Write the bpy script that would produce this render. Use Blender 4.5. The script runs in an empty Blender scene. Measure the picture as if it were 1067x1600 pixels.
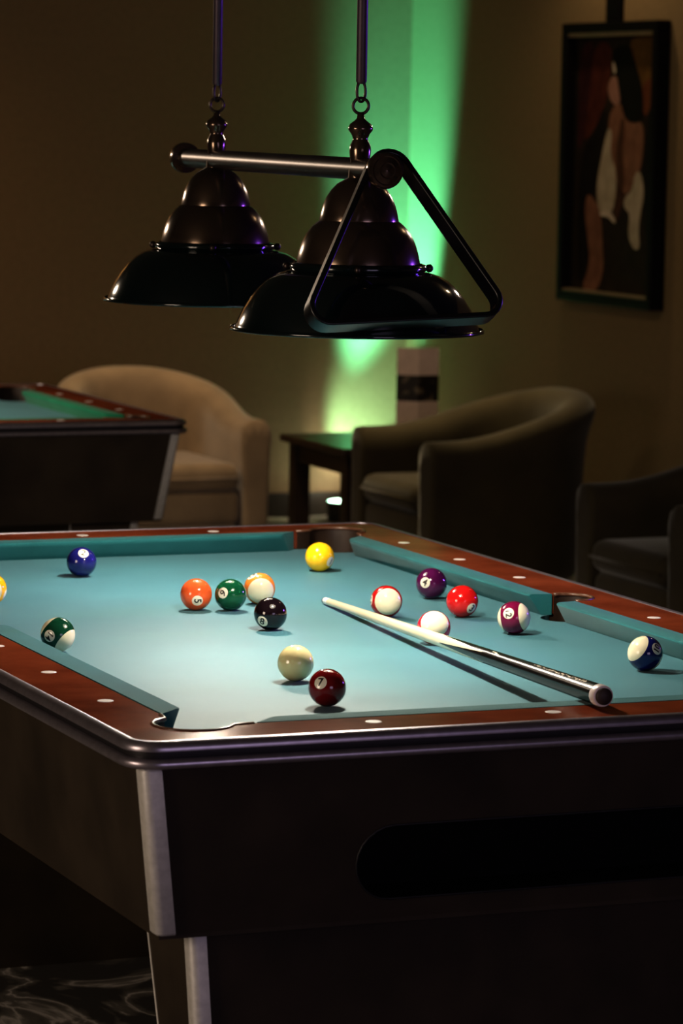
import bpy, bmesh, math, random
from mathutils import Vector, Matrix
random.seed(7)
sc = bpy.context.scene
col = sc.collection
PI = math.pi
H = 0.79                      # height of the playing bed
W, L = 1.0, 2.0               # playing area, nose to nose
RT = 0.0375                   # rail top above the bed
BR = 0.028575                 # ball radius

# ------------------------------------------------------------------ helpers
def link(name, me, m, parent=None, smooth=False, loc=None):
    if isinstance(me, bmesh.types.BMesh):
        bm = me
        bmesh.ops.recalc_face_normals(bm, faces=bm.faces[:])
        me = bpy.data.meshes.new(name); bm.to_mesh(me); bm.free()
    for mm in (m if isinstance(m, (list, tuple)) else [m]):
        me.materials.append(mm)
    if smooth:
        for p in me.polygons: p.use_smooth = True
        if smooth is not True:
            try: me.set_sharp_from_angle(angle=math.radians(smooth))
            except Exception: pass
    o = bpy.data.objects.new(name, me); col.objects.link(o)
    if parent: o.parent = parent
    if loc is not None: o.location = loc
    return o

def tag(o, label=None, cat=None, group=None, kind=None):
    if label: o['label'] = label
    if cat: o['category'] = cat
    if group: o['group'] = group
    if kind: o['kind'] = kind
    return o

def empty(name, loc=(0, 0, 0), rz=0.0):
    o = bpy.data.objects.new(name, None); col.objects.link(o)
    o.empty_display_size = .1; o.location = loc; o.rotation_euler = (0, 0, rz)
    return o

def copy_tree(o, parent=None):
    c = o.copy(); col.objects.link(c)
    if parent: c.parent = parent
    for ch in list(o.children): copy_tree(ch, c)
    return c

def box(bm, x0, y0, z0, x1, y1, z1, bev=0, seg=2):
    r = bmesh.ops.create_cube(bm, size=1)
    vs = r['verts']
    for v in vs:
        v.co = Vector((x0 + (v.co.x + .5) * (x1 - x0), y0 + (v.co.y + .5) * (y1 - y0), z0 + (v.co.z + .5) * (z1 - z0)))
    if bev:
        es = list({e for v in vs for e in v.link_edges})
        bmesh.ops.bevel(bm, geom=es, offset=bev, segments=seg, profile=.5, affect='EDGES')

def prism(bm, pts, z0, z1, top=True, bottom=True):
    a = [bm.verts.new((x, y, z0)) for x, y in pts]
    b = [bm.verts.new((x, y, z1)) for x, y in pts]
    n = len(pts)
    for i in range(n):
        bm.faces.new((a[i], a[(i + 1) % n], b[(i + 1) % n], b[i]))
    if top: bm.faces.new(b)
    if bottom: bm.faces.new(a[::-1])

def lathe(bm, prof, n=48, c=(0, 0, 0), cap0=False, cap1=False, M=None):
    rings = []
    for r, z in prof:
        ring = []
        for k in range(n):
            a = 2 * PI * k / n
            p = Vector((r * math.cos(a), r * math.sin(a), z))
            if M: p = M @ p
            ring.append(bm.verts.new(p + Vector(c)))
        rings.append(ring)
    for i in range(len(rings) - 1):
        for k in range(n):
            bm.faces.new((rings[i][k], rings[i][(k + 1) % n], rings[i + 1][(k + 1) % n], rings[i + 1][k]))
    if cap0: bm.faces.new(rings[0][::-1])
    if cap1: bm.faces.new(rings[-1])
    return rings

def tube(bm, pts, r, n=12, closed=False, caps=True):
    pts = [Vector(p) for p in pts]
    m = len(pts); rings = []
    t0 = None; nrm = None
    for i, p in enumerate(pts):
        if closed: t = pts[(i + 1) % m] - pts[i - 1]
        else: t = pts[min(i + 1, m - 1)] - pts[max(i - 1, 0)]
        t.normalize()
        if nrm is None:
            nrm = t.orthogonal().normalized()
        nrm = (nrm - t * nrm.dot(t)).normalized()
        b = t.cross(nrm)
        rr = r[i] if isinstance(r, (list, tuple)) else r
        rings.append([bm.verts.new(p + nrm * rr * math.cos(2 * PI * k / n) + b * rr * math.sin(2 * PI * k / n)) for k in range(n)])
    for i in range(m if closed else m - 1):
        A, B = rings[i], rings[(i + 1) % m]
        for k in range(n):
            bm.faces.new((A[k], A[(k + 1) % n], B[(k + 1) % n], B[k]))
    if caps and not closed:
        bm.faces.new(rings[0][::-1]); bm.faces.new(rings[-1])

def new_bm(): return bmesh.new()

# ------------------------------------------------------------------ materials
def nodes(name):
    m = bpy.data.materials.new(name); m.use_nodes = True
    nt = m.node_tree
    return m, nt, nt.nodes['Principled BSDF']

def mat(name, c, rough=.5, metal=0., noise=0., scale=20., coat=0., sheen=0., spec=.5, bump=0., c2=None, stretch=None, detail=4., emit=None, estr=0., bscale=None):
    m, nt, b = nodes(name)
    c = tuple(c) + (1,)
    b.inputs['Base Color'].default_value = c
    b.inputs['Roughness'].default_value = rough
    b.inputs['Metallic'].default_value = metal
    b.inputs['Specular IOR Level'].default_value = spec
    b.inputs['Coat Weight'].default_value = coat
    b.inputs['Coat Roughness'].default_value = .06
    b.inputs['Sheen Weight'].default_value = sheen
    b.inputs['Sheen Roughness'].default_value = .4
    if emit:
        b.inputs['Emission Color'].default_value = tuple(emit) + (1,)
        b.inputs['Emission Strength'].default_value = estr
    tc = nt.nodes.new('ShaderNodeTexCoord'); mp = nt.nodes.new('ShaderNodeMapping')
    nt.links.new(tc.outputs['Object'], mp.inputs['Vector'])
    if stretch: mp.inputs['Scale'].default_value = stretch
    nz = nt.nodes.new('ShaderNodeTexNoise'); nz.inputs['Scale'].default_value = scale; nz.inputs['Detail'].default_value = detail
    nt.links.new(mp.outputs['Vector'], nz.inputs['Vector'])
    if noise or c2:
        rp = nt.nodes.new('ShaderNodeValToRGB')
        if c2: lo, hi = c[:3], tuple(c2)
        else: lo = tuple(x * (1 - noise) for x in c[:3]); hi = tuple(x * (1 + noise) for x in c[:3])
        rp.color_ramp.elements[0].position = .3; rp.color_ramp.elements[0].color = lo + (1,)
        rp.color_ramp.elements[1].position = .7; rp.color_ramp.elements[1].color = hi + (1,)
        nt.links.new(nz.outputs['Fac'], rp.inputs['Fac']); nt.links.new(rp.outputs['Color'], b.inputs['Base Color'])
    if bump:
        n2 = nz
        if bscale:
            n2 = nt.nodes.new('ShaderNodeTexNoise'); n2.inputs['Scale'].default_value = bscale; n2.inputs['Detail'].default_value = 3
            nt.links.new(mp.outputs['Vector'], n2.inputs['Vector'])
        bp = nt.nodes.new('ShaderNodeBump'); bp.inputs['Strength'].default_value = bump; bp.inputs['Distance'].default_value = .002
        nt.links.new(n2.outputs['Fac'], bp.inputs['Height']); nt.links.new(bp.outputs['Normal'], b.inputs['Normal'])
    return m

M = {}
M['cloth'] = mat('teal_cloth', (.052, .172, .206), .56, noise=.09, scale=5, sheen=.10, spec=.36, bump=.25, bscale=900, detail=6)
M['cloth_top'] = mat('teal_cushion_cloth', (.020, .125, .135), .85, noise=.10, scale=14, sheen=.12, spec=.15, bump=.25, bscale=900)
M['rail'] = mat('red_brown_rail_wood', (.110, .022, .009), .6, c2=(.200, .046, .019), scale=9, stretch=(1, 1, 1), coat=.30, spec=.10, detail=8)
M['apron'] = mat('dark_brown_apron', (.028, .0205, .014), .6, c2=(.050, .037, .025), scale=7, detail=6, spec=.18)
M['trim'] = mat('brushed_purple_grey_trim', (.40, .36, .40), .36, metal=.85, noise=.1, scale=60)
M['groove'] = mat('black_groove', (.012, .010, .012), .5)
M['silver'] = mat('satin_silver_post', (.52, .50, .47), .5, metal=.15, noise=.10, scale=90)
def rail_wood():
    m = M['rail']; nt = m.node_tree; b = nt.nodes['Principled BSDF']; out = nt.nodes['Material Output']
    src = b.inputs['Base Color'].links[0].from_socket
    df = nt.nodes.new('ShaderNodeBsdfDiffuse'); gl = nt.nodes.new('ShaderNodeBsdfGlossy'); mx = nt.nodes.new('ShaderNodeMixShader')
    gl.inputs['Roughness'].default_value = .16; gl.inputs['Color'].default_value = (.95, .85, .80, 1); mx.inputs[0].default_value = .12
    nt.links.new(src, df.inputs['Color']); nt.links.new(df.outputs[0], mx.inputs[1]); nt.links.new(gl.outputs[0], mx.inputs[2])
    nt.links.new(mx.outputs[0], out.inputs['Surface'])
rail_wood()
M['sight'] = mat('white_sight', (.85, .80, .76), .3, noise=.03)
M['pocket'] = mat('dark_brown_pocket_liner', (.030, .017, .011), .45, noise=.2, scale=30)
M['lip'] = mat('brown_pocket_lip', (.12, .055, .032), .3, noise=.15, scale=40, coat=.3)
M['slotblack'] = mat('black_slot', (.003, .003, .003), .7, spec=.1)
M['enamel'] = mat('dark_green_enamel', (.004, .010, .010), .12, coat=.6, noise=.1, scale=12)
M['inner'] = mat('white_shade_inside', (.34, .33, .30), .5, noise=.02)
M['bronze'] = mat('aged_bronze', (.16, .115, .085), .20, metal=.85, noise=.18, scale=14)
M['bronze_dark'] = mat('dark_bronze', (.075, .056, .050), .38, metal=.85, noise=.2, scale=18)
M['rod'] = mat('plum_grey_rod', (.17, .13, .16), .35, metal=.8, noise=.1, scale=25)
M['blackplastic'] = mat('black_rack_plastic', (.005, .005, .005), .35, noise=.2, scale=20)
M['bulb'] = mat('warm_bulb', (1, .9, .75), .4, emit=(1, .86, .66), estr=30)
M['wall'] = mat('brown_plaster_wall', (.235, .168, .105), .85, noise=.06, scale=40, spec=.2, bump=.3, bscale=160, detail=6)
M['wall2'] = mat('olive_plaster_wall', (.225, .170, .095), .85, noise=.06, scale=40, spec=.2, bump=.3, bscale=160, detail=6)
M['ceil'] = mat('dark_ceiling', (.10, .085, .07), .9, noise=.05)
M['skirt'] = mat('dark_skirting', (.02, .015, .011), .5, noise=.1)
M['tan'] = mat('tan_velvet', (.30, .222, .145), .9, noise=.14, scale=9, sheen=.7, spec=.2, bump=.2, bscale=500)
M['shaded'] = mat('shaded_brown_velvet', (.052, .041, .021), .9, noise=.14, scale=9, sheen=.3, spec=.2, bump=.2, bscale=500)  # same velvet as the tan chair, with dimmer light put into its colour
M['darkwood'] = mat('espresso_wood', (.030, .019, .012), .35, c2=(.05, .032, .02), scale=8, stretch=(1, 6, 1), coat=.15)
M['frame'] = mat('black_picture_frame', (.0035, .003, .003), .5, noise=.2, scale=20, spec=.2)
M['lens'] = mat('glowing_green_white_lens', (.6, 1, .8), .3, emit=(.55, 1, .72), estr=14)
M['can'] = mat('black_can_metal', (.01, .01, .01), .5, noise=.1)
M['cream_wood'] = mat('pale_maple', (.72, .60, .40), .3, c2=(.80, .69, .50), scale=10, stretch=(6, 6, .5), coat=.3)
M['ferrule'] = mat('white_ferrule', (.85, .83, .78), .35, noise=.02)
M['tip'] = mat('leather_tip', (.10, .12, .14), .8, noise=.1)
M['cue_black'] = mat('gloss_black_lacquer', (.005, .004, .004), .24, coat=0, spec=.22, noise=.1)
M['collar'] = mat('pale_pink_collar', (.70, .60, .58), .35, noise=.03)
M['rubber'] = mat('dark_rubber_bumper', (.035, .022, .02), .6, noise=.2, scale=60)
M['decal'] = mat('pale_gold_decal', (.78, .66, .50), .35, noise=.05)
M['digit'] = mat('black_digit', (.008, .008, .008), .35, noise=.05)

def carpet():
    m, nt, b = nodes('dark_veined_floor')
    tc = nt.nodes.new('ShaderNodeTexCoord')
    n1 = nt.nodes.new('ShaderNodeTexNoise'); n1.inputs['Scale'].default_value = 3.2; n1.inputs['Detail'].default_value = 7; n1.inputs['Distortion'].default_value = 1.6
    nt.links.new(tc.outputs['Object'], n1.inputs['Vector'])
    r1 = nt.nodes.new('ShaderNodeValToRGB')
    e = r1.color_ramp.elements
    e[0].position = .44; e[0].color = (.085, .08, .072, 1)
    e[1].position = .60; e[1].color = (.085, .08, .072, 1)
    q = e.new(.505); q.color = (.75, .70, .65, 1)
    q = e.new(.485); q.color = (.26, .24, .21, 1)
    q = e.new(.53); q.color = (.26, .24, .21, 1)
    nt.links.new(n1.outputs['Fac'], r1.inputs['Fac'])
    nt.links.new(r1.outputs['Color'], b.inputs['Base Color'])
    b.inputs['Roughness'].default_value = .55
    return m
M['floor'] = carpet()

def ball_mat(name, c, striped=False, number=True):
    white = (.86, .77, .54)
    m, nt, b = nodes(name)
    b.inputs['Roughness'].default_value = .10
    b.inputs['Coat Weight'].default_value = .3; b.inputs['Coat Roughness'].default_value = .05
    tc = nt.nodes.new('ShaderNodeTexCoord'); sp = nt.nodes.new('ShaderNodeSeparateXYZ')
    nt.links.new(tc.outputs['Object'], sp.inputs[0])
    def math_(op, a, v=None, b2=None):
        n = nt.nodes.new('ShaderNodeMath'); n.operation = op
        nt.links.new(a, n.inputs[0])
        if v is not None: n.inputs[1].default_value = v
        if b2 is not None: nt.links.new(b2, n.inputs[1])
        return n.outputs[0]
    def mix(f, A, B):
        n = nt.nodes.new('ShaderNodeMix'); n.data_type = 'RGBA'
        nt.links.new(f, n.inputs['Factor'])
        for x, s in ((A, 'A'), (B, 'B')):
            i = [k for k in n.inputs if k.name == s and k.type == 'RGBA'][0]
            if isinstance(x, tuple): i.default_value = x + (1,)
            else: nt.links.new(x, i)
        return [k for k in n.outputs if k.type == 'RGBA'][0]
    # faint colour mottling so the resin is procedural
    nz = nt.nodes.new('ShaderNodeTexNoise'); nz.inputs['Scale'].default_value = 60
    nt.links.new(tc.outputs['Object'], nz.inputs['Vector'])
    dk = tuple(x * .93 for x in c)
    base = mix(nz.outputs['Fac'], c, dk)
    if striped:
        ay = math_('ABSOLUTE', sp.outputs['Y'])
        base = mix(math_('GREATER_THAN', ay, BR * .57), base, white)
    if number:
        xx = math_('MULTIPLY', sp.outputs['X'], None, sp.outputs['X'])
        yy = math_('MULTIPLY', sp.outputs['Y'], None, sp.outputs['Y'])
        d = math_('ADD', xx, None, yy)
        base = mix(math_('LESS_THAN', d, (BR * .345) ** 2), base, (.84, .77, .62))
    nt.links.new(base, b.inputs['Base Color'])
    return m

# ------------------------------------------------------------------ pool table
def make_table():
    root = empty('pool_table')
    sides = [((0, 0), (1, 0), (0, -1), W, False), ((W, 0), (0, 1), (1, 0), L, True),
             ((W, L), (-1, 0), (0, 1), W, False), ((0, L), (0, -1), (-1, 0), L, True)]
    PC, PR = .03, .058          # corner pocket: circle centre offset and radius
    SV, SR = .052, .047         # side pocket
    CE0, CE1 = .100, .060       # cushion end at the nose and at the wood
    SN, SB = .056, .046
    CB = .044                   # where the cushion ends and the wood begins
    OUT = .15
    def mp(s, u, v):
        o, d, n = s[0], s[1], s[2]
        return (o[0] + d[0] * u + n[0] * v, o[1] + d[1] * u + n[1] * v)
    def arc(cx, cy, r, a0, a1, n):
        return [(cx + r * math.cos(math.radians(a0 + (a1 - a0) * i / n)), cy + r * math.sin(math.radians(a0 + (a1 - a0) * i / n))) for i in range(n + 1)]
    half = arc(-PC, PC, PR, 135, 25, 10)      # lip from the mitre to the front rail side, (u, v)
    WB = CB + .003
    def lip_start(n): return [(u, v) for u, v in half] + [(CE1, WB)]
    def side_lip(c): return [(c - SB, WB)] + [(c + SR * math.cos(math.radians(a)), SV + SR * math.sin(math.radians(a))) for a in range(175, 0, -10)] + [(c + SB, WB)]
    RC = .035                                   # outer corner rounding
    oc = OUT
    for si, s in enumerate(sides):
        ln = s[3]
        outer0 = arc(-oc + RC, oc - RC, RC, 135, 90, 4)
        outer1 = [(ln - u, v) for u, v in outer0][::-1]
        inner0 = lip_start(0)
        inner1 = [(ln - u, v) for u, v in inner0][::-1]
        mid = side_lip(ln / 2) if s[4] else []
                # outer edge left to right, then the inner edge right to left
        poly = outer0 + outer1 + list(reversed(inner0 + mid + inner1))
        bm = new_bm()
        prism(bm, [mp(s, u, v) for u, v in poly], H + .002, H + RT)
        rail = link('rail', bm, M['rail'], root)
        # inlaid sights
        sp_ = .28 if not s[4] else .2705
        ks = (-1, 0, 1) if not s[4] else (-3, -2, -1, 1, 2, 3)
        for k in ks:
            cx, cy = mp(s, ln / 2 + k * sp_, .0853)
            b2 = new_bm(); lathe(b2, [(.0118, 0), (.0118, .0006), (.0108, .0010)], 20, (cx, cy, H + RT - .0004), cap1=True)
            link('sight', b2, M['sight'], rail)
        # cushions
        runs = [(True, True, 0, ln)] if not s[4] else [(True, False, 0, ln / 2), (False, True, ln / 2, ln)]
        for c0, c1, ua, ub in runs:
            prof = [(0, .0345), (.0012, .0366), (.005, .0378), (CB, .0378), (CB, .0), (.026, .0), (.004, .0275)]
            def endu(v, which):
                t = min(1, max(0, v / CB))
                if which == 0: return (ua + CE0 + (CE1 - CE0) * t) if c0 else (ua + SN + (SB - SN) * t)
                return (ub - CE0 - (CE1 - CE0) * t) if c1 else (ub - SN - (SB - SN) * t)
            bm = new_bm(); rings = []
            for fr in (0, .012, 1 - .012, 1):
                ring = []
                for v, z in prof:
                    u = endu(v, 0) * (1 - fr) + endu(v, 1) * fr
                    vv = v
                    if fr in (0, 1) and v < .01: vv = v + .004     # softened nose corner
                    x, y = mp(s, u, vv); ring.append(bm.verts.new((x, y, H + z)))
                rings.append(ring)
            n = len(prof)
            for i in range(3):
                for k in range(n):
                    bm.faces.new((rings[i][k], rings[i][(k + 1) % n], rings[i + 1][(k + 1) % n], rings[i + 1][k]))
            bm.faces.new(rings[0][::-1]); bm.faces.new(rings[-1])
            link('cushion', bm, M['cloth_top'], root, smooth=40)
    # bed cloth with six pocket bites
    pts = []
    for si, s in enumerate(sides):
        ln = s[3]
        # bite on the corner at u=0, then along the edge under the cushion
        a = [(-PC + PR * math.cos(math.radians(t)), PC + PR * math.sin(math.radians(t))) for t in range(-45, 21, 9)]
        e = [(u, v) for u, v in a]
        if s[4]:
            c = ln / 2
            e += [(c - SR, .04)] + [(c + SR * math.cos(math.radians(t)), SV + SR * math.sin(math.radians(t))) for t in range(195, 346, 12)] + [(c + SR, .04)]
        a2 = [(ln - u, v) for u, v in a][::-1]
        e += a2[:-1]
        pts += [mp(s, u, v) for u, v in e]
    bm = new_bm(); prism(bm, pts, H - .022, H)
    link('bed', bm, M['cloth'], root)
    # pockets
    def pocket(poly, cx, cy, r, label=None):
        bm = new_bm()
        # upper liner behind the lip
        ins = lambda x, y: (x + (cx - x) * .03, y + (cy - y) * .03)
        poly = [ins(x, y) for x, y in poly]
        A = [bm.verts.new((x, y, H + RT - .002)) for x, y in poly]; B = [bm.verts.new((x, y, H - .02)) for x, y in poly]
        for i in range(len(poly) - 1): bm.faces.new((A[i], A[i + 1], B[i + 1], B[i]))
        lathe(bm, [(r + .002, H - .004), (r + .002, H - .09), (r * .5, H - .12), (.001, H - .125)], 28, (cx, cy, 0))
        o = link('pocket', bm, M['pocket'], root, smooth=True)
        b2 = new_bm(); tube(b2, [(x, y, H + RT - .0005) for x, y in poly], .0034, 8)
        link('pocket_lip', b2, M['lip'], o, smooth=True)
    for si, s in enumerate(sides):
        pv = sides[si - 1]
        h2 = [(u, v) for u, v in half] + [(CE1 - .004, WB + .002)]
        a = [mp(s, u, v) for u, v in h2]
        b = [mp(pv, pv[3] - u, v) for u, v in h2]
        c = mp(s, -PC, PC)
        pocket(list(reversed(b))[:-1] + a, c[0], c[1], PR)
        if s[4]:
            pl = [mp(s, u, v) for u, v in side_lip(s[3] / 2)]
            c = mp(s, s[3] / 2, SV); pocket(pl, c[0], c[1], SR)
    # swept trim round the rails
    def rrect(off, n=7):
        r = RC + off; P = []
        x0, y0, x1, y1 = -OUT - off, -OUT - off, W + OUT + off, L + OUT + off
        for cx, cy, a0 in ((x1 - r, y0 + r, -90), (x1 - r, y1 - r, 0), (x0 + r, y1 - r, 90), (x0 + r, y0 + r, 180)):
            for i in range(n + 1):
                a = math.radians(a0 + 90 * i / n); P.append((cx + r * math.cos(a), cy + r * math.sin(a)))
        return P
    def sweep(name, prof, m):
        bm = new_bm(); rings = []
        for d, z in prof:
            rings.append([bm.verts.new((x, y, H + z)) for x, y in rrect(d)])
        n = len(rings[0])
        for i in range(len(prof) - 1):
            for k in range(n): bm.faces.new((rings[i][k], rings[i][(k + 1) % n], rings[i + 1][(k + 1) % n], rings[i + 1][k]))
        return link(name, bm, m, root, smooth=50)
    sweep('upper_trim', [(-.004, .030), (-.002, .0385), (.002, .0398), (.008, .0386), (.013, .0350), (.0155, .0300), (.0150, .0262), (.012, .0245), (.006, .0240)], M['trim'])
    sweep('trim_groove', [(.006, .0250), (.0075, .0240), (.0075, .0150), (.006, .0130)], M['groove'])
    sweep('lower_trim', [(.004, .0150), (.012, .0152), (.0165, .0130), (.0180, .0085), (.0165, .0035), (.011, .0010), (-.03, .0008)], M['trim'])
    # tapering apron
    zt, zb = H - .001, .548
    it, ib = .012, .048        # inset from the rail's outer edge at top and bottom
    def inset(t): return it + (ib - it) * t
    def cp(x, y, t):           # corner x,y in {0,1}
        i = inset(t)
        return Vector((-OUT + i if x == 0 else W + OUT - i, -OUT + i if y == 0 else L + OUT - i, zt + (zb - zt) * t))
    def panel(A, B, slot=False):
        a0, b0, b1, a1 = cp(*A, 0), cp(*B, 0), cp(*B, 1), cp(*A, 1)
        inn = (Vector((W / 2, L / 2, 0)) - (a0 + b0) / 2); inn.z = 0; inn.normalize()
        inn = Vector((round(inn.x), round(inn.y), 0))
        bm = new_bm()
        outer = [bm.verts.new(p) for p in (a0, b0, b1, a1)]
        es = [bm.edges.new((outer[i], outer[(i + 1) % 4])) for i in range(4)]
        if not slot:
            bm.faces.new(outer)
            bk = [bm.verts.new(p + inn * .02) for p in (a0, b0, b1, a1)]
            bm.faces.new(bk[::-1])
            for i in range(4): bm.faces.new((outer[i], outer[(i + 1) % 4], bk[(i + 1) % 4], bk[i]))
            return link('apron_panel', bm, M['apron'], root)
        # stadium hole for the ball return
        U = (b0 - a0).normalized(); hw, hr, cz = .315, .0545, .6315
        ring = []
        def onp(x, z):
            t = (zt - z) / (zt - zb); y = -OUT + inset(t)
            return Vector((x, y, z))
        for sx in (1, -1):
            for i in range(13):
                a = math.radians((-90 if sx == 1 else 90) + 180 * i / 12)
                ring.append(onp(W / 2 + sx * (hw - hr) + hr * math.cos(a), cz + hr * math.sin(a)))
        hv = [bm.verts.new(p) for p in ring]
        es += [bm.edges.new((hv[i], hv[(i + 1) % len(hv)])) for i in range(len(hv))]
        bmesh.ops.triangle_fill(bm, edges=es, use_beauty=True)
        o = link('apron_panel', bm, M['apron'], root)
        b2 = new_bm()
        f = [b2.verts.new(p + Vector((0, -.0012, 0))) for p in ring]; g = [b2.verts.new(p + Vector((0, .09, 0))) for p in ring]
        n = len(ring)
        for i in range(n): b2.faces.new((f[i], f[(i + 1) % n], g[(i + 1) % n], g[i]))
        b2.faces.new(g)
        so = link('ball_return_slot', b2, M['slotblack'], o, smooth=40)
        tag(so, label='black rounded ball return opening')
        b3 = new_bm(); tube(b3, [p + Vector((0, -.0005, 0)) for p in ring], .0016, 6, closed=True)
        link('slot_rim', b3, M['groove'], o, smooth=True)
    panel((0, 0), (1, 0), True); panel((1, 0), (1, 1)); panel((1, 1), (0, 1)); panel((0, 1), (0, 0))
    bm = new_bm(); q = [cp(0, 0, 1), cp(1, 0, 1), cp(1, 1, 1), cp(0, 1, 1)]
    prism(bm, [(p.x, p.y) for p in q], zb - .006, zb + .006)
    link('underside', bm, M['apron'], root)
    def corner_strip(name, x, y, z0, z1, f, w, m, parent, thick=.005, r=.007):
        # rounded L-section strip hugging a tapering corner
        bm = new_bm(); rings = []
        sx, sy = (1 if x == 0 else -1), (1 if y == 0 else -1)
        for z in (z0, z0 - .004, z1 + .004, z1):
            c = f(x, y, z); e = thick if z not in (z0, z1) else thick * .4
            pl = [(w, -e), (r, -e)]
            for i in range(1, 6):
                a = math.radians(-90 - 90 * i / 6); pl.append((r + (r + e) * math.cos(a), r + (r + e) * math.sin(a)))
            pl += [(-e, r), (-e, w)]
            pl += [(.002, w), (.002, r * .8), (r * .35, r * .35), (r * .8, .002), (w, .002)]
            rings.append([bm.verts.new((c[0] + sx * px, c[1] + sy * py, z)) for px, py in pl])
        n = len(rings[0])
        for i in range(3):
            for k in range(n): bm.faces.new((rings[i][k], rings[i][(k + 1) % n], rings[i + 1][(k + 1) % n], rings[i + 1][k]))
        bm.faces.new(rings[0]); bm.faces.new(rings[-1][::-1])
        return link(name, bm, m, parent, smooth=50)
    fa = lambda x, y, z: cp(x, y, (zt - z) / (zt - zb))
    for x in (0, 1):
        for y in (0, 1):
            p = corner_strip('corner_post', x, y, zt - .001, zb - .001, fa, .023, M['silver'], root)
            p['label'] = 'silver corner post'
    # end pedestals
    for (y0, y1) in ((-.055, .145), (L - .145, L + .055)):
        bm = new_bm()
        def lc(x, y, z):
            t = (zb - z) / zb
            i = .055 * t
            return Vector(((-.038 + i if x == 0 else W + .038 - i), (y0 + i * .8 if y == 0 else y1 - i * .8), z))
        A = [bm.verts.new(lc(x, y, zb - .004)) for x, y in ((0, 0), (1, 0), (1, 1), (0, 1))]
        B = [bm.verts.new(lc(x, y, .0)) for x, y in ((0, 0), (1, 0), (1, 1), (0, 1))]
        for i in range(4): bm.faces.new((A[i], A[(i + 1) % 4], B[(i + 1) % 4], B[i]))
        bm.faces.new(A); bm.faces.new(B[::-1])
        ped = link('pedestal', bm, M['apron'], root)
        out = 0 if y0 < 1 else 1
        for x in (0, 1):
            corner_strip('corner_trim', x, out, zb - .008, .002, lc, .020, M['silver'], ped)
            c = new_bm(); sx = -1 if x == 0 else 1
            p0, p1 = lc(x, 1 - out, zb - .01), lc(x, 1 - out, .01)
            tube(c, [p0, p1], .0022, 6)
            link('edge_bead', c, M['silver'], ped, smooth=True)
    return root

table = make_table()
tag(table, 'nearer pool table with balls and a cue on teal cloth, dark apron, red-brown rails', 'pool table', 'pool tables')
table2 = copy_tree(table)
table2.rotation_euler = (0, 0, PI / 2); table2.location = (1.45, 4.69, 0)
M['green_lit_cloth'] = mat('green_lit_cushion_cloth', (.006, .150, .075), .85, noise=.10, scale=14, sheen=.12, spec=.15)  # green light on the far table's cushions, put into their colour
for ch in table2.children:
    if ch.name.startswith('cushion'):
        ch.material_slots[0].link = 'OBJECT'; ch.material_slots[0].material = M['green_lit_cloth']
tag(table2, 'farther pool table at left edge, turned sideways, in front of tan armchair', 'pool table', 'pool tables')

# ------------------------------------------------------------------ camera basis (for aiming the ball numbers)
PITCH, ROLL, YAW = 0.112897216, 0.0172718992, -0.391665202
FPX = 5448.59702
CAM = Vector((-1.67435, -4.54040, H + .88237))
fw = Vector((-math.sin(YAW) * math.cos(PITCH), math.cos(YAW) * math.cos(PITCH), -math.sin(PITCH)))
rt0 = fw.cross(Vector((0, 0, 1))).normalized(); up0 = rt0.cross(fw)
rt = rt0 * math.cos(ROLL) + up0 * math.sin(ROLL); upv = -rt0 * math.sin(ROLL) + up0 * math.cos(ROLL)

# ------------------------------------------------------------------ balls
def digits_mesh(txt):
    cu = bpy.data.curves.new('numeral', 'FONT'); cu.body = txt; cu.size = .0180 if len(txt) == 1 else .0150
    cu.align_x = 'CENTER'; cu.align_y = 'CENTER'; cu.offset = .0004; cu.resolution_u = 6
    if txt in ('6', '9'): pass
    o = bpy.data.objects.new('numeral', cu); col.objects.link(o)
    dg = bpy.context.evaluated_depsgraph_get(); dg.update()
    me = bpy.data.meshes.new_from_object(o.evaluated_get(dg))
    bpy.data.objects.remove(o); bpy.data.curves.remove(cu)
    bm = new_bm(); bm.from_mesh(me); bpy.data.meshes.remove(me)
    if txt in ('6', '9'):
        vs = [bm.verts.new(p) for p in ((-.0040, -.0073, 0), (.0040, -.0073, 0), (.0040, -.0083, 0), (-.0040, -.0083, 0))]
        bm.faces.new(vs)
    bmesh.ops.triangulate(bm, faces=bm.faces[:])
    bmesh.ops.subdivide_edges(bm, edges=[e for e in bm.edges if e.calc_length() > .003], cuts=2)
    bmesh.ops.triangulate(bm, faces=bm.faces[:])
    for v in bm.verts:
        x, y = v.co.x, v.co.y
        v.co = Vector((x, y, math.sqrt(max(0, (BR * 1.006) ** 2 - x * x - y * y))))
    me = bpy.data.meshes.new('numeral'); bm.to_mesh(me); bm.free()
    return me

COL = {1: (.90, .52, .012), 2: (.012, .012, .12), 3: (.62, .012, .012), 4: (.075, .006, .055), 5: (.85, .13, .035), 6: (.006, .085, .035),
       7: (.20, .008, .010), 8: (.008, .004, .006)}
def oriented(n, up):
    n = (rt * n[0] + upv * n[1] - fw * n[2]).normalized()
    u = rt * up[0] + upv * up[1] - fw * (up[2] if len(up) > 2 else 0)
    u = (u - n * u.dot(n)).normalized()
    x = u.cross(n)
    return Matrix((x, u, n)).transposed()
def zc(x, y): return (x, y, math.sqrt(max(0.0, 1 - x * x - y * y)))
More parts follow.
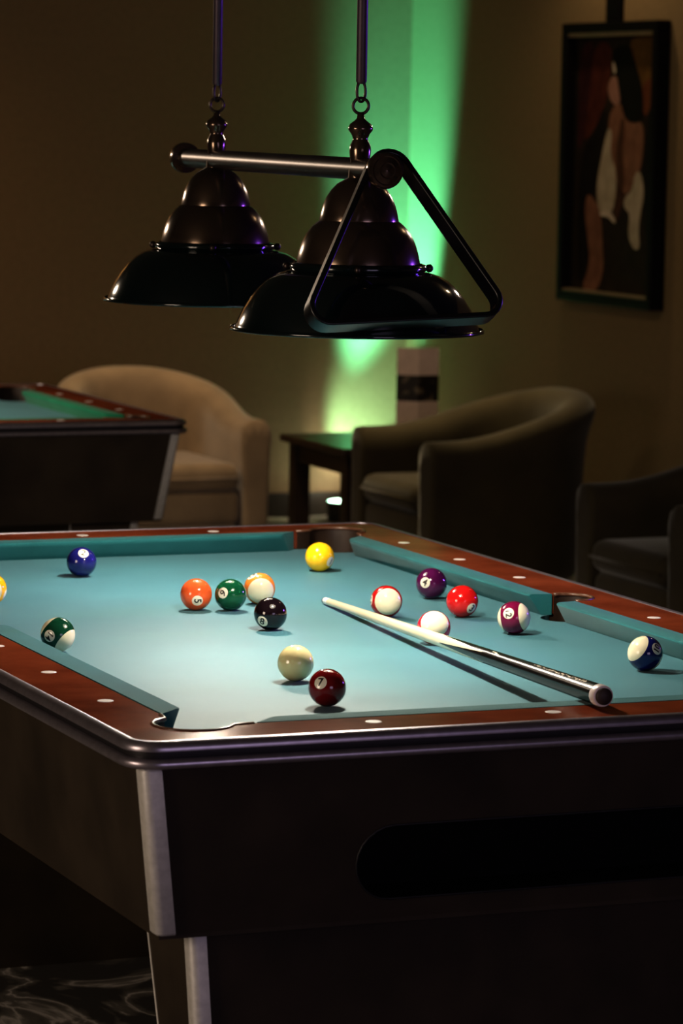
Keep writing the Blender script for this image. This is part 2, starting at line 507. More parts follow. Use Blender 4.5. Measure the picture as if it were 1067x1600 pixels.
# number: (x, y, direction of the numeral, up of the numeral, exact-pole?, label, colour override)
BALLS = [
 ('2', .3907, 1.756, zc(.19, .61), (.3, .95), 'solid dark blue ball numbered 2 near the far cushion', None),
 ('14', .0629, .8779, zc(-.43, -.05), (.70, -.62, .38), 'green striped ball numbered 14 beside the left cushion', (.006, .055, .028)),
 ('9', .1147, 1.434, zc(-.9, .25), (-.1, -.15, .98), 'yellow ball cut off by the left edge of the photo', (.92, .45, .012)),
 ('5', .4481, 1.273, zc(.12, -.40), (1, 0), 'solid orange ball numbered 5 left of the green solid ball', None),
 ('6', .5051, 1.2498, zc(-.47, .15), (.75, -.65), 'solid green ball numbered 6 between orange solid and orange striped balls', None),
 ('13', .5859, 1.3154, zc(-.45, .76), (-.15, .24, -.97), 'orange striped ball numbered 13 just behind the black ball', (.85, .24, .04)),
 ('8', .4883, 1.0087, zc(-.49, -.46), (.4, .9), 'solid black ball numbered 8 at the table middle', None),
 ('', .3299, .4904, zc(0, .3), (0, 1), 'plain cream cue ball just behind the solid maroon ball', None),
 ('7', .2885, .2567, zc(-.36, .31), (0, 1), 'solid maroon ball numbered 7, nearest the front rail', None),
 ('11', .7428, 1.0968, zc(-.93, .1), (.15, .02, .98), 'red striped ball with big cream face beyond the cue shaft', (.45, .012, .012)),
 ('4', .9186, 1.2969, zc(-.45, .07), (.4, .9), 'solid dark purple ball numbered 4 beside the right cushion', None),
 ('3', .8758, 1.0638, zc(.57, -.44), (.6, .7), 'bright red solid ball right of the purple solid ball', None),
 ('15', .6960, .7820, zc(.6, -.6), (.06, .42, .9), 'crimson striped ball half hidden right behind the cue shaft', (.52, .02, .05)),
 ('1', .8631, 1.7107, zc(.76, -.33), (.5, .8), 'solid yellow ball numbered 1 in front of the far corner pocket', None),
 ('12', .8777, .8518, zc(-.38, .30), (.86, .17, .47), 'purple striped ball numbered 12 beside the side pocket', (.16, .006, .045)),
 ('10', .9114, .425, zc(.63, .30), (-.70, .53, .47), 'blue striped ball numbered 10 at the right, beside the cushion', (.010, .012, .11)),
]
def ball_bm():
    bm = new_bm(); bmesh.ops.create_uvsphere(bm, u_segments=56, v_segments=32, radius=BR); return bm
ball_mesh_proto = None
for num, x, y, n, up, label, cc in BALLS:
    k = int(num) if num else 0
    striped = k > 8
    c = cc or COL.get(k, (.80, .70, .42))
    m = ball_mat(('ball_resin_' + (num or 'cue')), c if k else (.84, .72, .38), striped, bool(num))
    bo = link('pool_ball' if k else 'cue_ball', ball_bm(), m, smooth=True)
    if striped and num in ('11', '13', '15', '9'):
        # the pole is what the photo shows: keep it exact and tip the numeral to suit
        p = (rt * up[0] + upv * up[1] - fw * up[2]).normalized()
        nn = rt * n[0] + upv * n[1] - fw * n[2]; nn = (nn - p * nn.dot(p)).normalized()
        R3 = Matrix((p.cross(nn), p, nn)).transposed()
    else:
        R3 = oriented(n, up)
    bo.matrix_world = Matrix.Translation((x, y, H + BR)) @ R3.to_4x4()
    tag(bo, label, 'billiard ball', 'billiard balls on the near table')
    if num:
        link('numeral', digits_mesh(num), M['digit'], bo)

# ------------------------------------------------------------------ cue stick
cue = empty('cue_stick')
tag(cue, 'pale wood pool cue with glossy black butt leaning on the front rail', 'pool cue')
T = Vector((.700, 1.282, H + .0072)); B = Vector((.579, -.087, H + .0568))
ax = (B - T); CL = ax.length; ax.normalize()
cue.matrix_world = Matrix.Translation(T) @ Vector((0, 0, 1)).rotation_difference(ax).to_matrix().to_4x4()
cue_len = CL
def cr(s): return .0062 + (.0158 - .0062) * min(1, (s / CL)) ** 1.05
S0, AMP = CL * .565, CL * .085
NR = 64
def tri(a): t = (a * 4 / (2 * PI)) % 1; return 1 - 4 * abs(t - .5)
def cue_part(name, ss, m, zig0=False, zig1=False, cap0=False, cap1=False, rf=cr):
    bm = new_bm(); rings = []
    for i, s in enumerate(ss):
        ring = []
        for k in range(NR):
            a = 2 * PI * k / NR + .35
            z = s + (AMP * tri(a) if (zig0 and i == 0) or (zig1 and i == len(ss) - 1) else 0)
            r = rf(z); ring.append(bm.verts.new((r * math.cos(a), r * math.sin(a), z)))
        rings.append(ring)
    for i in range(len(rings) - 1):
        for k in range(NR): bm.faces.new((rings[i][k], rings[i][(k + 1) % NR], rings[i + 1][(k + 1) % NR], rings[i + 1][k]))
    if cap0: bm.faces.new(rings[0][::-1])
    if cap1: bm.faces.new(rings[-1])
    return link(name, bm, m, cue, smooth=60)
cue_part('tip', [0, .0015, .007], M['tip'], cap0=True, rf=lambda s: .0045 if s < .001 else .0060)
cue_part('ferrule', [.007, .030], M['ferrule'])
cue_part('shaft', [.030, CL * .2, CL * .4, S0 - AMP * 1.05, S0], M['cream_wood'], zig1=True)
cue_part('butt', [S0, S0 + AMP * 1.05, CL * .7, CL * .8, CL * .9, CL - .018], M['cue_black'], zig0=True)
cue_part('butt_collar', [CL - .018, CL - .016, CL - .003, CL, CL + .0005], M['collar'], cap1=True, rf=lambda s: .0162 if CL - .017 < s < CL - .002 else (.0150 if s < CL + .0003 else .010))
cue_part('bumper', [CL - .001, CL + .004, CL + .0065], M['rubber'], cap1=True, rf=lambda s: .0124 if s < CL + .005 else .0108)
# pale markings on the lacquer, on the face towards the front-left and up
bm = new_bm()
Rl = cue.matrix_world.to_3x3().inverted()
d_up = (Rl @ (Vector((0, 0, 1)) - fw * .75 )).normalized(); a_up = math.atan2(d_up.y, d_up.x)
def mark(s0, s1, a0, a1):
    vs = []
    for s, a in ((s0, a0), (s1, a0), (s1, a1), (s0, a1)):
        r = cr(s) + .00025; vs.append(bm.verts.new((r * math.cos(a_up + a), r * math.sin(a_up + a), s)))
    bm.faces.new(vs)
mark(CL * .665, CL * .676, .05, .18); mark(CL * .676, CL * .682, .10, .45); mark(CL * .682, CL * .690, .30, .42)
rr = random.Random(3)
s = CL * .80
while s < CL * .96:
    w = rr.uniform(.004, .009); a = rr.uniform(-.05, .12); h = rr.uniform(.10, .22) * (.6 + (s / CL - .8) * 4)
    mark(s, s + w, a, a + h); 
    if rr.random() < .5: mark(s + w * .3, s + w * .6, a - .12, a + h + .08)
    s += w + rr.uniform(.002, .004)
link('lettering', bm, M['decal'], cue)

# ------------------------------------------------------------------ billiard lamp with two shades
LA = Vector((.500, .672, 0)); LB = Vector((.572, 1.534, 0))
RIM, BAR = 1.330, 1.589
lamp = empty('billiard_lamp', (LA.x, LA.y, 0))
tag(lamp, 'hanging billiard lamp with two dark green shades on one bronze bar', 'lamp')
D = (LB - LA).normalized()
off = Vector((LA.x, LA.y, 0))
def onbar(s, z): return LA + D * s + Vector((0, 0, z)) - off
RB = Vector((0, 0, 1)).rotation_difference(D).to_matrix()
for sidx, s in enumerate((0.0, .865)):
    c = onbar(s, RIM)
    bm = new_bm()
    lathe(bm, [(.2035, .004), (.2065, .002), (.2065, -.002), (.2030, -.003), (.1985, .001), (.1970, .006), (.1930, .016), (.1850, .033), (.1730, .052), (.1620, .066), (.1480, .079), (.1330, .088), (.1150, .0935), (.1060, .0945), (.1060, .100)], 72, c)
    sh = link('shade', bm, M['enamel'], lamp, smooth=True)
    b2 = new_bm()
    lathe(b2, [(.2010, -.001), (.1950, .004), (.1830, .031), (.1710, .050), (.1600, .064), (.1460, .077), (.1310, .086), (.1130, .0915), (.05, .093), (.02, .094)], 64, c)
    link('shade_lining', b2, M['inner'], sh, smooth=True)
    b3 = new_bm()
    lathe(b3, [(.1060, .0945), (.1110, .097), (.1125, .101), (.1110, .105), (.1030, .108)], 64, c)
    cl = link('shade_collar', b3, M['enamel'], sh, smooth=True)
    for k in range(4):
        a = k * PI / 2 - .39
        b4 = new_bm(); bmesh.ops.create_uvsphere(b4, u_segments=12, v_segments=8, radius=.0068, matrix=Matrix.Translation(c + Vector((.115 * math.cos(a), .115 * math.sin(a), .101))))
        link('thumb_screw', b4, M['bronze_dark'], cl, smooth=True)
    b5 = new_bm()
    lathe(b5, [(.100, .1055), (.0995, .112), (.0970, .124), (.0920, .140), (.0850, .154), (.0760, .166), (.0660, .1745), (.0640, .1755),
               (.0640, .1775), (.0625, .186), (.0590, .200), (.0530, .214), (.0450, .226), (.0360, .235), (.0260, .241), (.0190, .245), (.0180, .258)], 64, c)
    link('domed_cap', b5, M['bronze'], lamp, smooth=35)
    b6 = new_bm(); bmesh.ops.create_uvsphere(b6, u_segments=24, v_segments=16, radius=.028, matrix=Matrix.Translation(c + Vector((0, 0, .040))))
    lathe(b6, [(.013, .060), (.014, .092)], 16, c)
    link('bulb', b6, M['bulb'], lamp, smooth=True)
    # turned finial above the bar, ring, links, rod
    f = onbar(s, BAR)
    b7 = new_bm()
    lathe(b7, [(.0150, .010), (.0165, .020), (.0175, .030), (.0165, .038), (.0125, .046), (.0120, .049), (.0150, .056), (.0195, .062), (.0200, .066), (.0170, .072), (.0090, .078), (.0060, .082), (.0055, .090)], 32, f, cap1=True)
    link('finial', b7, M['bronze'], lamp, smooth=True)
    b8 = new_bm()
    cc_ = f + Vector((0, 0, .101)); tube(b8, [cc_ + (rt * math.cos(t) + Vector((0, 0, 1)) * math.sin(t)) * .0125 for t in [2 * PI * i / 24 for i in range(24)]], .0026, 8, closed=True)
    link('ring_link', b8, M['bronze_dark'], lamp, smooth=True)
    b9 = new_bm(); dz = f + Vector((0, 0, .124))
    rx = (rt * .8 + fw * .6).normalized() if sidx else (rt * .9 + fw * .4).normalized()
    tube(b9, [dz + rx * .0075 * math.cos(t) + Vector((0, 0, .0165 * math.sin(t))) for t in [2 * PI * i / 24 for i in range(24)]], .0024, 8, closed=True)
    link('chain_link', b9, M['bronze_dark'], lamp, smooth=True)
    b10 = new_bm(); lathe(b10, [(.0060, .136), (.0088, .140), (.0088, 2.898 - BAR)], 20, f, cap0=True, cap1=True)
    link('hanging_rod', b10, M['rod'], lamp, smooth=40)
    b11 = new_bm(); lathe(b11, [(.05, 2.90 - BAR), (.05, 2.885 - BAR), (.02, 2.87 - BAR)], 24, f, cap1=True)
    link('ceiling_rose', b11, M['bronze_dark'], lamp, smooth=40)
bm = new_bm(); lathe(bm, [(.0180, -.125), (.0180, 1.085)], 32, onbar(0, BAR), M=RB)
link('bar', bm, M['bronze_dark'], lamp, smooth=True)
for s0, sg in ((-.118, -1), (1.078, 1)):
    bm = new_bm()
    lathe(bm, [(.0180, -.004), (.0280, -.002), (.0290, .004), (.0290, .016), (.0270, .021), (.0235, .0225), (.0215, .0215), (.0190, .0225), (.0130, .0255), (.0105, .0245), (.0060, .0265), (.0008, .0275)], 36, onbar(s0, BAR), M=RB @ Matrix.Diagonal((1, 1, sg)))
    link('end_cap', bm, M['bronze'], lamp, smooth=35)

# triangular ball rack hung over the near end of the bar
rack = empty('ball_rack')
tag(rack, 'black triangular ball rack hanging from the near end of the lamp bar', 'ball rack')
rk = LA + D * -.10 + Vector((0, 0, BAR + .018))
DN = (LA + D * -.213 + Vector((0, 0, 1.355)) - rk).normalized()     # the rack leans out against the near shade
RKX = Vector((D.y, -D.x, 0)); RKN = RKX.cross(DN).normalized()
def rounded_poly(P, R, t=0.0, n=8):
    out = []
    m = len(P)
    for i in range(m):
        p, a, b = Vector(P[i]), Vector(P[i - 1]), Vector(P[(i + 1) % m])
        da, db = (a - p).normalized(), (b - p).normalized()
        ang = da.angle(db); d = R[i] / math.tan(ang / 2)
        c = p + (da + db).normalized() * (R[i] / math.sin(ang / 2))
        v0, v1 = (p + da * d - c), (p + db * d - c)
        a0 = math.atan2(v0.y, v0.x); a1 = math.atan2(v1.y, v1.x)
        dlt = (a1 - a0 + PI) % (2 * PI) - PI
        for k in range(n + 1):
            an = a0 + dlt * k / n
            out.append(c + Vector((math.cos(an), math.sin(an))) * (R[i] - t))
    return out
RP = [(.010, .050), (-.171, -.2905), (.192, -.272)]; RR = [.0367, .032, .032]
outer = rounded_poly(RP, RR); inner = rounded_poly(RP, RR, .009)
bm = new_bm(); n = len(outer)
def P3(p, w): return rk + RKX * p.x - DN * p.y + RKN * w
A = [bm.verts.new(P3(p, -.019)) for p in outer]; Bv = [bm.verts.new(P3(p, .019)) for p in outer]
C = [bm.verts.new(P3(p, -.019)) for p in inner]; E_ = [bm.verts.new(P3(p, .019)) for p in inner]
for i in range(n):
    j = (i + 1) % n
    bm.faces.new((A[i], A[j], Bv[j], Bv[i])); bm.faces.new((C[i], E_[i], E_[j], C[j]))
    bm.faces.new((A[i], C[i], C[j], A[j])); bm.faces.new((Bv[i], Bv[j], E_[j], E_[i]))
fo = link('rack_frame', bm, M['blackplastic'], rack, smooth=40)
bv = fo.modifiers.new('bevel', 'BEVEL'); bv.width = .002; bv.segments = 2; bv.limit_method = 'ANGLE'

# ------------------------------------------------------------------ armchairs
def make_chair(name, label, fabric, group):
    # local: faces -y, base centre at the origin
    root = empty(name); tag(root, label, 'armchair', group)
    a, f, bk, t = .292, -.36, .27, .055
    # centre line of the tub wall: right arm front -> round the back -> left arm front
    path = []
    for i in range(7): path.append((a + .01 * (1 - i / 6), f + (.02 - f) * i / 6 * .9))
    y0 = path[-1][1]
    n = 22
    for i in range(1, n):
        th = PI * i / n
        ct, st = math.cos(th), math.sin(th)
        e = .82
        path.append((a * math.copysign(abs(ct) ** e, ct), y0 + (bk - y0) * abs(st) ** e))
    for i in range(6, -1, -1): path.append((-(a + .01 * (1 - i / 6)), f + (.02 - f) * i / 6 * .9))
    m = len(path)
    cum = [0]
    for i in range(1, m): cum.append(cum[-1] + math.hypot(path[i][0] - path[i - 1][0], path[i][1] - path[i - 1][1]))
    tot = cum[-1]
    bm = new_bm(); rings = []
    for i in range(m):
        p = Vector((path[i][0], path[i][1], 0))
        q0 = Vector((*path[max(i - 1, 0)], 0)); q1 = Vector((*path[min(i + 1, m - 1)], 0))
        tg = (q1 - q0).normalized(); nr = Vector((tg.y, -tg.x, 0))      # outward
        s = cum[i] / tot; w = .5 - abs(s - .5)                          # 0 at the arm fronts, .5 mid back
        k = min(1, max(0, (w - .05) / .43)); k = k * k * (3 - 2 * k)
        h = .592 + (.742 - .592) * k
        lean = .035 * k
        prof = [(.045 - .02, .09), (.050, .12), (.052, h - .14), (.062 + lean, h - .07), (.058 + lean, h - .025), (.030 + lean, h), (-.020 + lean, h),
                (-.052 + lean * .9, h - .022), (-.064 + lean * .7, h - .065), (-.056 + lean * .4, h - .13), (-.050, .30), (-.048, .10)]
        rings.append([bm.verts.new(p + nr * d + Vector((0, 0, z))) for d, z in prof])
    kq = len(rings[0])
    for i in range(m - 1):
        for j in range(kq): bm.faces.new((rings[i][j], rings[i][(j + 1) % kq], rings[i + 1][(j + 1) % kq], rings[i + 1][j]))
    bm.faces.new(rings[0][::-1]); bm.faces.new(rings[-1])
    # crease the arm fronts a little
    o = link('tub_back', bm, fabric, root, smooth=True)
    ss = o.modifiers.new('subsurf', 'SUBSURF'); ss.levels = 1; ss.render_levels = 2
    cl = o.data.attributes.new('crease_edge', 'FLOAT', 'EDGE')
    ring_sets = (set(range(0, kq)), set(range((m - 1) * kq, m * kq)))
    for e in o.data.edges:
        if any(e.vertices[0] in rs and e.vertices[1] in rs for rs in ring_sets): cl.data[e.index].value = .75
    def pad(nm, x0, y0, z0, x1, y1, z1, bev, m_):
        b = new_bm(); box(b, x0, y0, z0, x1, y1, z1, bev, 4)
        return link(nm, b, m_, root, smooth=60)
    s = pad('seat_cushion', -.238, -.375, .335, .238, .20, .435, .042, fabric)
    b = new_bm()
    tube(b, [(-.225, -.3735, .383), (0, -.3775, .383), (.225, -.3735, .383)], .005, 8)
    link('piping', b, fabric, s, smooth=True)
    pad('seat_base', -.242, -.358, .215, .242, .21, .338, .035, fabric)
    pad('front_rail', -.242, -.350, .09, .242, .20, .218, .03, fabric)
    for x in (-.26, .26):
        for y in (-.31, .15):
            b = new_bm(); lathe(b, [(.018, 0), (.026, .10)], 16, (x, y, 0), cap0=True, cap1=True)
            link('leg', b, M['darkwood'], root, smooth=40)
    return root
ch1 = make_chair('armchair', 'light tan tub armchair facing the camera, left of side table', M['tan'], 'tub armchairs along the walls')
ch1.location = (2.50, 7.40, 0); ch1.rotation_euler = (0, 0, 0); ch1.scale = (.94, .96, 1)
def shaded_copy(src, loc, rz, label):
    c = copy_tree(src)
    c.location = loc; c.rotation_euler = (0, 0, rz); c['label'] = label
    return c
ch2 = make_chair('armchair', 'dark olive tub armchair in side view, right of side table', M['shaded'], 'tub armchairs along the walls')
ch2.location = (3.40, 6.44, 0); ch2.rotation_euler = (0, 0, -PI / 2)
ch3 = shaded_copy(ch2, (3.33, 4.50, 0), -PI / 2, 'nearest dark tub armchair, cut off by the right edge of the photo')

# ------------------------------------------------------------------ side table
st = empty('side_table', (3.34, 7.16, 0)); tag(st, 'small square dark wood side table between the two rear armchairs', 'side table')
bm = new_bm(); box(bm, -.31, -.31, .472, .31, .31, .50, .006, 2); link('table_top', bm, M['darkwood'], st)
bm = new_bm()
for x0, y0, x1, y1 in ((-.27, -.27, .27, -.25), (-.27, .25, .27, .27), (-.27, -.25, -.25, .25), (.25, -.25, .27, .25)): box(bm, x0, y0, .40, x1, y1, .472)
link('table_apron', bm, M['darkwood'], st)
for x in (-1, 1):
    for y in (-1, 1):
        bm = new_bm(); prism(bm, [(x * .25 - .03, y * .25 - .03), (x * .25 + .03, y * .25 - .03), (x * .25 + .03, y * .25 + .03), (x * .25 - .03, y * .25 + .03)], 0, .472)
        link('leg', bm, M['darkwood'], st)

# folded display card on the side table
def card_mat():
    m, nt, b = nodes('leaflet_print')
    tc = nt.nodes.new('ShaderNodeTexCoord'); nz = nt.nodes.new('ShaderNodeTexNoise'); nz.inputs['Scale'].default_value = 22; nz.inputs['Detail'].default_value = 3
    nt.links.new(tc.outputs['Object'], nz.inputs['Vector'])
    r = nt.nodes.new('ShaderNodeValToRGB'); r.color_ramp.elements[0].position = .50; r.color_ramp.elements[0].color = (.012, .008, .006, 1)
    r.color_ramp.elements[1].position = .68; r.color_ramp.elements[1].color = (.22, .18, .12, 1)
    nt.links.new(nz.outputs['Fac'], r.inputs['Fac']); nt.links.new(r.outputs['Color'], b.inputs['Base Color'])
    b.inputs['Roughness'].default_value = .5
    return m
M['print'] = card_mat()
M['paper'] = mat('pinkish_paper', (.62, .50, .44), .8, noise=.06, scale=30)
cd = empty('display_card', (3.551, 7.38, .50), -.30); tag(cd, 'folded display card with two dark photos standing on the side table', 'display card')
for sx in (-1, 1):
    bm = new_bm()
    xs = (0, sx * .079); dy = lambda x: abs(x) * .38
    # pale sheet with a dark photograph let into its lower half
    for z0, z1, mi in ((0, .118, 0), (.118, .215, 1), (.215, .318, 0)):
        x0, x1 = xs
        a = [bm.verts.new(p) for p in ((x0, dy(x0), z0), (x1, dy(x1), z0), (x1, dy(x1), z1), (x0, dy(x0), z1))]
        bk = [bm.verts.new(p) for p in ((x0, dy(x0) + .003, z0), (x1, dy(x1) + .003, z0), (x1, dy(x1) + .003, z1), (x0, dy(x0) + .003, z1))]
        fs = [bm.faces.new(a), bm.faces.new(bk[::-1])]
        for i in range(4): fs.append(bm.faces.new((a[i], a[(i + 1) % 4], bk[(i + 1) % 4], bk[i])))
        for f_ in fs: f_.material_index = mi
    link('card_panel', bm, [M['paper'], M['print']], cd)

# ------------------------------------------------------------------ room
WX, WY, CZ = 4.20, 9.00, 2.90
def slab(name, x0, y0, z0, x1, y1, z1, m):
    bm = new_bm(); box(bm, x0, y0, z0, x1, y1, z1); o = link(name, bm, m); o['kind'] = 'structure'; return o
slab('floor', -6, -8, -.1, WX + .1, WY + .1, 0, M['floor'])
slab('ceiling', -6, -8, CZ, WX + .1, WY + .1, CZ + .1, M['ceil'])
slab('wall_back', -6, WY, 0, WX + .1, WY + .1, CZ, M['wall'])
slab('wall_right', WX, -8, 0, WX + .1, WY, CZ, M['wall2'])
slab('baseboard_back', -6, WY - .015, 0, WX - .015, WY, .10, M['skirt'])
slab('baseboard_right', WX - .015, -8, 0, WX, WY, .10, M['skirt'])

# uplight in the corner
upl = empty('floor_uplight', (3.835, 8.80, 0)); tag(upl, 'small floor uplight glowing green-white behind the side table', 'uplight')
bm = new_bm(); lathe(bm, [(.055, 0), (.060, .010), (.060, .074), (.066, .078), (.066, .082), (.060, .083)], 32, cap0=True); link('lamp_can', bm, M['can'], upl, smooth=40)
bm = new_bm(); lathe(bm, [(.060, .080), (.045, .084), (.0, .0855)], 32); link('lens', bm, M['lens'], upl, smooth=True)

# ------------------------------------------------------------------ painting on the right wall
PYC, PZ0, PZ1, PHW = 7.053, .995, 2.035, .388
pic = empty('framed_painting', (WX, PYC, (PZ0 + PZ1) / 2), -PI / 2)     # local x runs along -y world, local -y faces the room
tag(pic, 'black framed painting of a long-haired figure hanging on the right wall', 'painting')
HH = (PZ1 - PZ0) / 2
def pbox(name, x0, z0, x1, z1, d0, d1, m, bev=.004):
    bm = new_bm(); box(bm, x0, -d1, z0, x1, -d0, z1, bev); return link(name, bm, m, pic)
FW_ = .036
bm = new_bm()
for (x0, z0, x1, z1) in ((-PHW, HH - FW_, PHW, HH), (-PHW, -HH, PHW, -HH + FW_), (-PHW, -HH + FW_, -PHW + FW_, HH - FW_), (PHW - FW_, -HH + FW_, PHW, HH - FW_)):
    box(bm, x0, -.060, z0, x1, -.002, z1, .004)
link('frame', bm, M['frame'], pic)
M['slip'] = mat('gilt_frame_slip', (.55, .47, .33), .28, metal=.6, noise=.1)
ix, iz = PHW - FW_, HH - FW_
for z0, z1 in ((iz - .016, iz), (-iz, -iz + .010)):
    bm = new_bm(); box(bm, -ix, -.052, z0, ix, -.006, z1, .003)
    link('frame_slip', bm, M['slip'], pic)
# canvas: flat painted regions, all in one mesh
PM = {}
def pm(k, c, c2, sc_=18): PM[k] = mat('paint_' + k, c, .6, c2=c2, scale=sc_, spec=.2)
pm('ground', (.018, .013, .008), (.030, .022, .014)); pm('red', (.055, .014, .009), (.100, .030, .018)); pm('ochre', (.105, .058, .015), (.155, .085, .024))
pm('hair', (.004, .004, .003), (.008, .007, .005)); pm('skin', (.17, .085, .055), (.25, .13, .085)); pm('shirt', (.34, .30, .22), (.48, .43, .34)); pm('shade', (.008, .007, .006), (.014, .012, .010))
pm('wine', (.030, .010, .012), (.055, .016, .018)); pm('ember', (.11, .035, .015), (.15, .055, .024)); pm('umber', (.055, .026, .016), (.10, .048, .030)); pm('pale', (.46, .40, .33), (.56, .50, .42))
pm('rose', (.26, .14, .11), (.34, .20, .16))
keys = list(PM)
bm = new_bm()
def region(pts, k, lvl):
    # pts in photo-of-the-canvas fractions: u 0..1 left to right, v 0..1 top to bottom
    vs = [bm.verts.new((-ix + 2 * ix * u, -.012 - lvl * .0004, iz - 2 * iz * v)) for u, v in pts]
    f_ = bm.faces.new(vs); f_.material_index = keys.index(k)
def sm(pts, it=2):
    for _ in range(it):
        q = []
        for i in range(len(pts)):
            a, b = pts[i], pts[(i + 1) % len(pts)]
            q += [(a[0] * .75 + b[0] * .25, a[1] * .75 + b[1] * .25), (a[0] * .25 + b[0] * .75, a[1] * .25 + b[1] * .75)]
        pts = q
    return pts
def px(*pts):   # canvas sketch units to fractions
    return [((x + 15 * (y - 180) / 1200 - 300) / 440, (y - 180) / 1210) for x, y in pts]
def blob(k, lvl, *pts): region([(min(1, max(0, u)), min(1, max(0, v))) for u, v in sm(px(*pts))], k, lvl)
region([(0, 0), (1, 0), (1, 1), (0, 1)], 'ground', 0)
blob('wine', 1, (320, 230), (395, 215), (390, 420), (350, 640), (310, 760), (312, 480))
blob('red', 2, (385, 225), (490, 225), (475, 420), (450, 520), (395, 640), (330, 700), (375, 480))
blob('ochre', 1, (560, 200), (745, 190), (745, 410), (695, 440), (660, 560), (630, 480), (600, 320))
blob('ember', 2, (650, 400), (720, 380), (700, 440), (670, 560), (645, 560), (632, 470))
blob('shade', 3, (760, 400), (705, 440), (672, 560), (652, 700), (650, 900), (690, 1300), (760, 1360))
blob('shade', 3, (455, 500), (400, 640), (340, 720), (318, 920), (320, 1340), (345, 1340), (380, 1200), (360, 950), (412, 900), (440, 740), (462, 600))
blob('skin', 4, (365, 925), (402, 945), (442, 1020), (452, 1190), (458, 1280), (425, 1385), (335, 1385), (388, 1260), (368, 1120), (352, 1000))
blob('skin', 5, (488, 520), (540, 500), (562, 580), (645, 575), (655, 700), (632, 830), (600, 890), (560, 930), (530, 910), (505, 800), (478, 770), (468, 620))
blob('umber', 6, (540, 560), (560, 600), (545, 720), (560, 850), (545, 920), (525, 880), (510, 760), (525, 640))
blob('umber', 5, (515, 880), (565, 915), (540, 1000), (520, 1060), (500, 1030))
blob('rose', 6, (466, 425), (490, 375), (525, 395), (538, 470), (522, 520), (486, 505), (468, 455))
blob('pale', 7, (484, 312), (504, 318), (510, 362), (496, 374))
blob('shirt', 7, (468, 615), (494, 630), (482, 740), (518, 815), (518, 925), (497, 1020), (432, 1030), (411, 900), (440, 750))
blob('pale', 8, (440, 1002), (488, 998), (522, 1050), (508, 1062), (478, 1028), (432, 1030))
blob('shirt', 7, (608, 820), (644, 812), (660, 920), (642, 1000), (632, 1095), (645, 1160), (612, 1178), (578, 1110), (590, 1005), (556, 985), (558, 935), (600, 900))
blob('hair', 9, (484, 275), (530, 235), (575, 250), (604, 320), (640, 420), (650, 592), (566, 592), (538, 520), (520, 420), (506, 330))
link('canvas', bm, [PM[k] for k in keys], pic)
# hanging strap of the picture running up the wall
hs = new_bm(); box(hs, -.105, -.020, HH - .01, .010, -.002, 2.86 - (PZ0 + PZ1) / 2, .004)
link('hanging_strap', hs, M['frame'], pic)

# ------------------------------------------------------------------ light
def light(kind, name, loc, energy, color, size=.05, target=None, **kw):
    d = bpy.data.lights.new(name, kind); d.energy = energy; d.color = color
    if kind in ('POINT', 'SPOT'): d.shadow_soft_size = size
    if kind == 'AREA': d.size = size
    for k, v in kw.items(): setattr(d, k, v)
    o = bpy.data.objects.new(name, d); col.objects.link(o); o.location = loc
    if target is not None: o.rotation_euler = (Vector(target) - Vector(loc)).to_track_quat('-Z', 'Y').to_euler()
    return o
for s, e in ((0.0, 28), (.865, 26)):
    c = LA + D * s + Vector((0, 0, RIM + .008))
    light('POINT', 'lamp_bulb_light', c, e, (1, .90, .76), .016)
# green corner uplight: a tight beam and some spill low on the wall
ul = Vector((3.835, 8.80, .10))
light('SPOT', 'uplight_beam', ul, 1250, (.14, 1, .60), .03, ul + Vector((.24, .08, 1)), spot_size=math.radians(33), spot_blend=.9)
light('SPOT', 'uplight_column', ul, 58, (.40, 1, .58), .03, ul + Vector((.19, .22, .36)), spot_size=math.radians(54), spot_blend=.7)
light('SPOT', 'uplight_wash', ul, 3.2, (1, .92, .66), .03, ul + Vector((.10, .22, .26)), spot_size=math.radians(70), spot_blend=.4)
light('POINT', 'uplight_spill', ul + Vector((.02, .05, .05)), 1.2, (1, .88, .66), .03)
# second table's lamp, out of the frame to the left
light('SPOT', 'far_table_lamp', (.30, 5.3, 1.45), 85, (1, .86, .66), .05, (.30, 5.3, 0), spot_size=math.radians(150), spot_blend=.4)
# ceiling downlights: over the tan armchair, by the painting, upper left wall
light('SPOT', 'downlight', (2.30, 6.75, 2.85), 85, (1, .76, .50), .05, (2.48, 7.45, .5), spot_size=math.radians(40), spot_blend=.8)
light('SPOT', 'downlight', (3.1, 6.6, 2.85), 175, (1, .80, .48), .05, (3.35, 6.45, .4), spot_size=math.radians(26), spot_blend=.7)
light('SPOT', 'downlight', (3.85, 7.0, 2.88), 22, (1, .70, .40), .05, (4.1, 7.0, 1), spot_size=math.radians(110), spot_blend=.8)
light('SPOT', 'downlight', (1.0, 8.6, 2.88), 75, (1, .62, .25), .05, (1.05, 8.9, 0), spot_size=math.radians(120), spot_blend=.8)
light('SPOT', 'wall_fill', (-1.0, 5.6, 2.85), 85, (1, .72, .42), .1, (2.2, 9.0, 1.0), spot_size=math.radians(80), spot_blend=.9)  # added fill to brighten the back wall, no fixture here
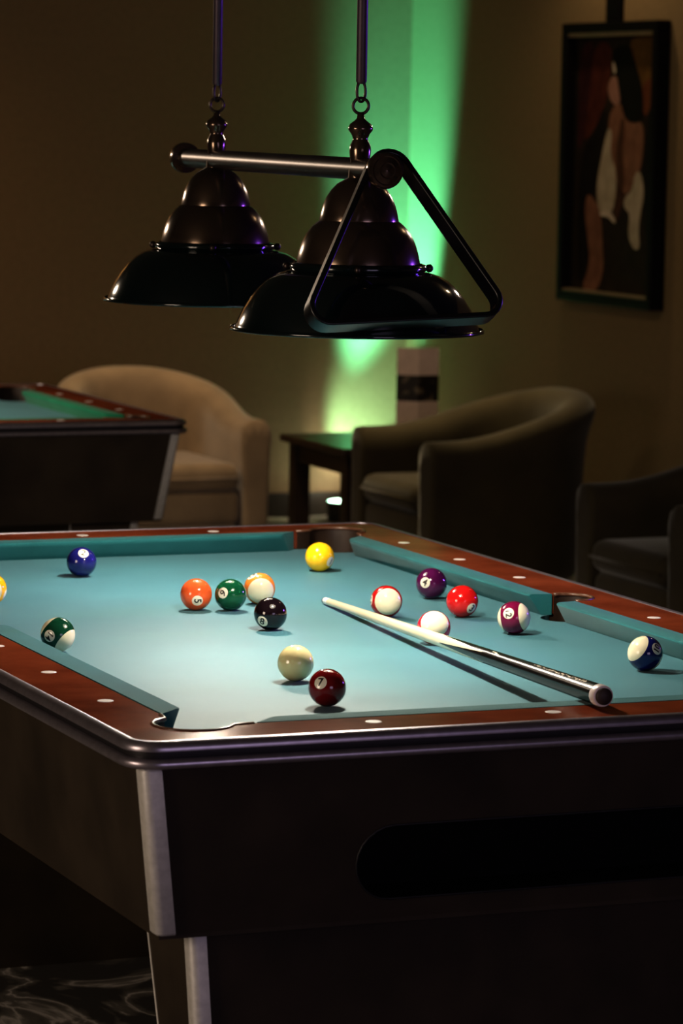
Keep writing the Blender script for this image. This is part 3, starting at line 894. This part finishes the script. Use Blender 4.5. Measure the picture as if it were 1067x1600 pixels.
light('SPOT', 'wall_fill', (1.6, 5.0, 2.85), 40, (1, .72, .42), .1, (4.2, 7.3, 1.3), spot_size=math.radians(80), spot_blend=.9)  # added fill to brighten the right wall, no fixture here
# violet neon sign light from the right wall and faint room lights; a warm fill and two glint spots are added
light('SPOT', 'violet_neon', (4.05, 1.2, 1.50), 150, (.22, .07, 1), .09, (.53, 1.1, 1.45), spot_size=math.radians(34), spot_blend=.5)
light('AREA', 'violet_room_light', (.6, -4.6, 1.3), 19, (.82, .68, 1), 1.6, (.4, 0, .7))
light('AREA', 'warm_fill', (-3.6, -.6, 1.5), 48, (1, .80, .62), 1.2, (0, .8, .4))  # added camera-side fill for the left apron, posts and floor
light('SPOT', 'dome_glint_spot', (-.3, 5.0, 2.0), 60, (1, .80, .60), .06, (.53, 1.1, 1.54), spot_size=math.radians(14), spot_blend=.5)  # added narrow spot for the left highlights on the lamp domes
light('SPOT', 'dome_glint_spot', (3.3, 3.8, 2.2), 40, (1, .80, .66), .06, (.53, 1.1, 1.56), spot_size=math.radians(14), spot_blend=.5)  # added narrow spot for the right highlights on the lamp domes
light('POINT', 'ceiling_bulb', (3.0, 2.4, 2.75), 4, (1, .74, .44), .06)

w = bpy.data.worlds.new('room_ambience'); sc.world = w; w.use_nodes = True
bg = w.node_tree.nodes['Background']; bg.inputs[0].default_value = (.55, .42, .30, 1); bg.inputs[1].default_value = .010

# ------------------------------------------------------------------ camera
cd_ = bpy.data.cameras.new('camera'); cam = bpy.data.objects.new('camera', cd_); col.objects.link(cam)
cam.matrix_world = Matrix.Translation(CAM) @ Matrix((rt, upv, -fw)).transposed().to_4x4()
cd_.sensor_fit = 'VERTICAL'; cd_.sensor_height = 36; cd_.sensor_width = 24; cd_.lens = FPX * 36 / 1600
cd_.shift_x = 0; cd_.clip_end = 60
cd_.dof.use_dof = True; cd_.dof.focus_distance = 5.6; cd_.dof.aperture_fstop = 8
sc.camera = cam
sc.view_settings.view_transform = 'Standard'
try: sc.view_settings.look = 'Medium High Contrast'
except Exception as ex: print('look', ex)
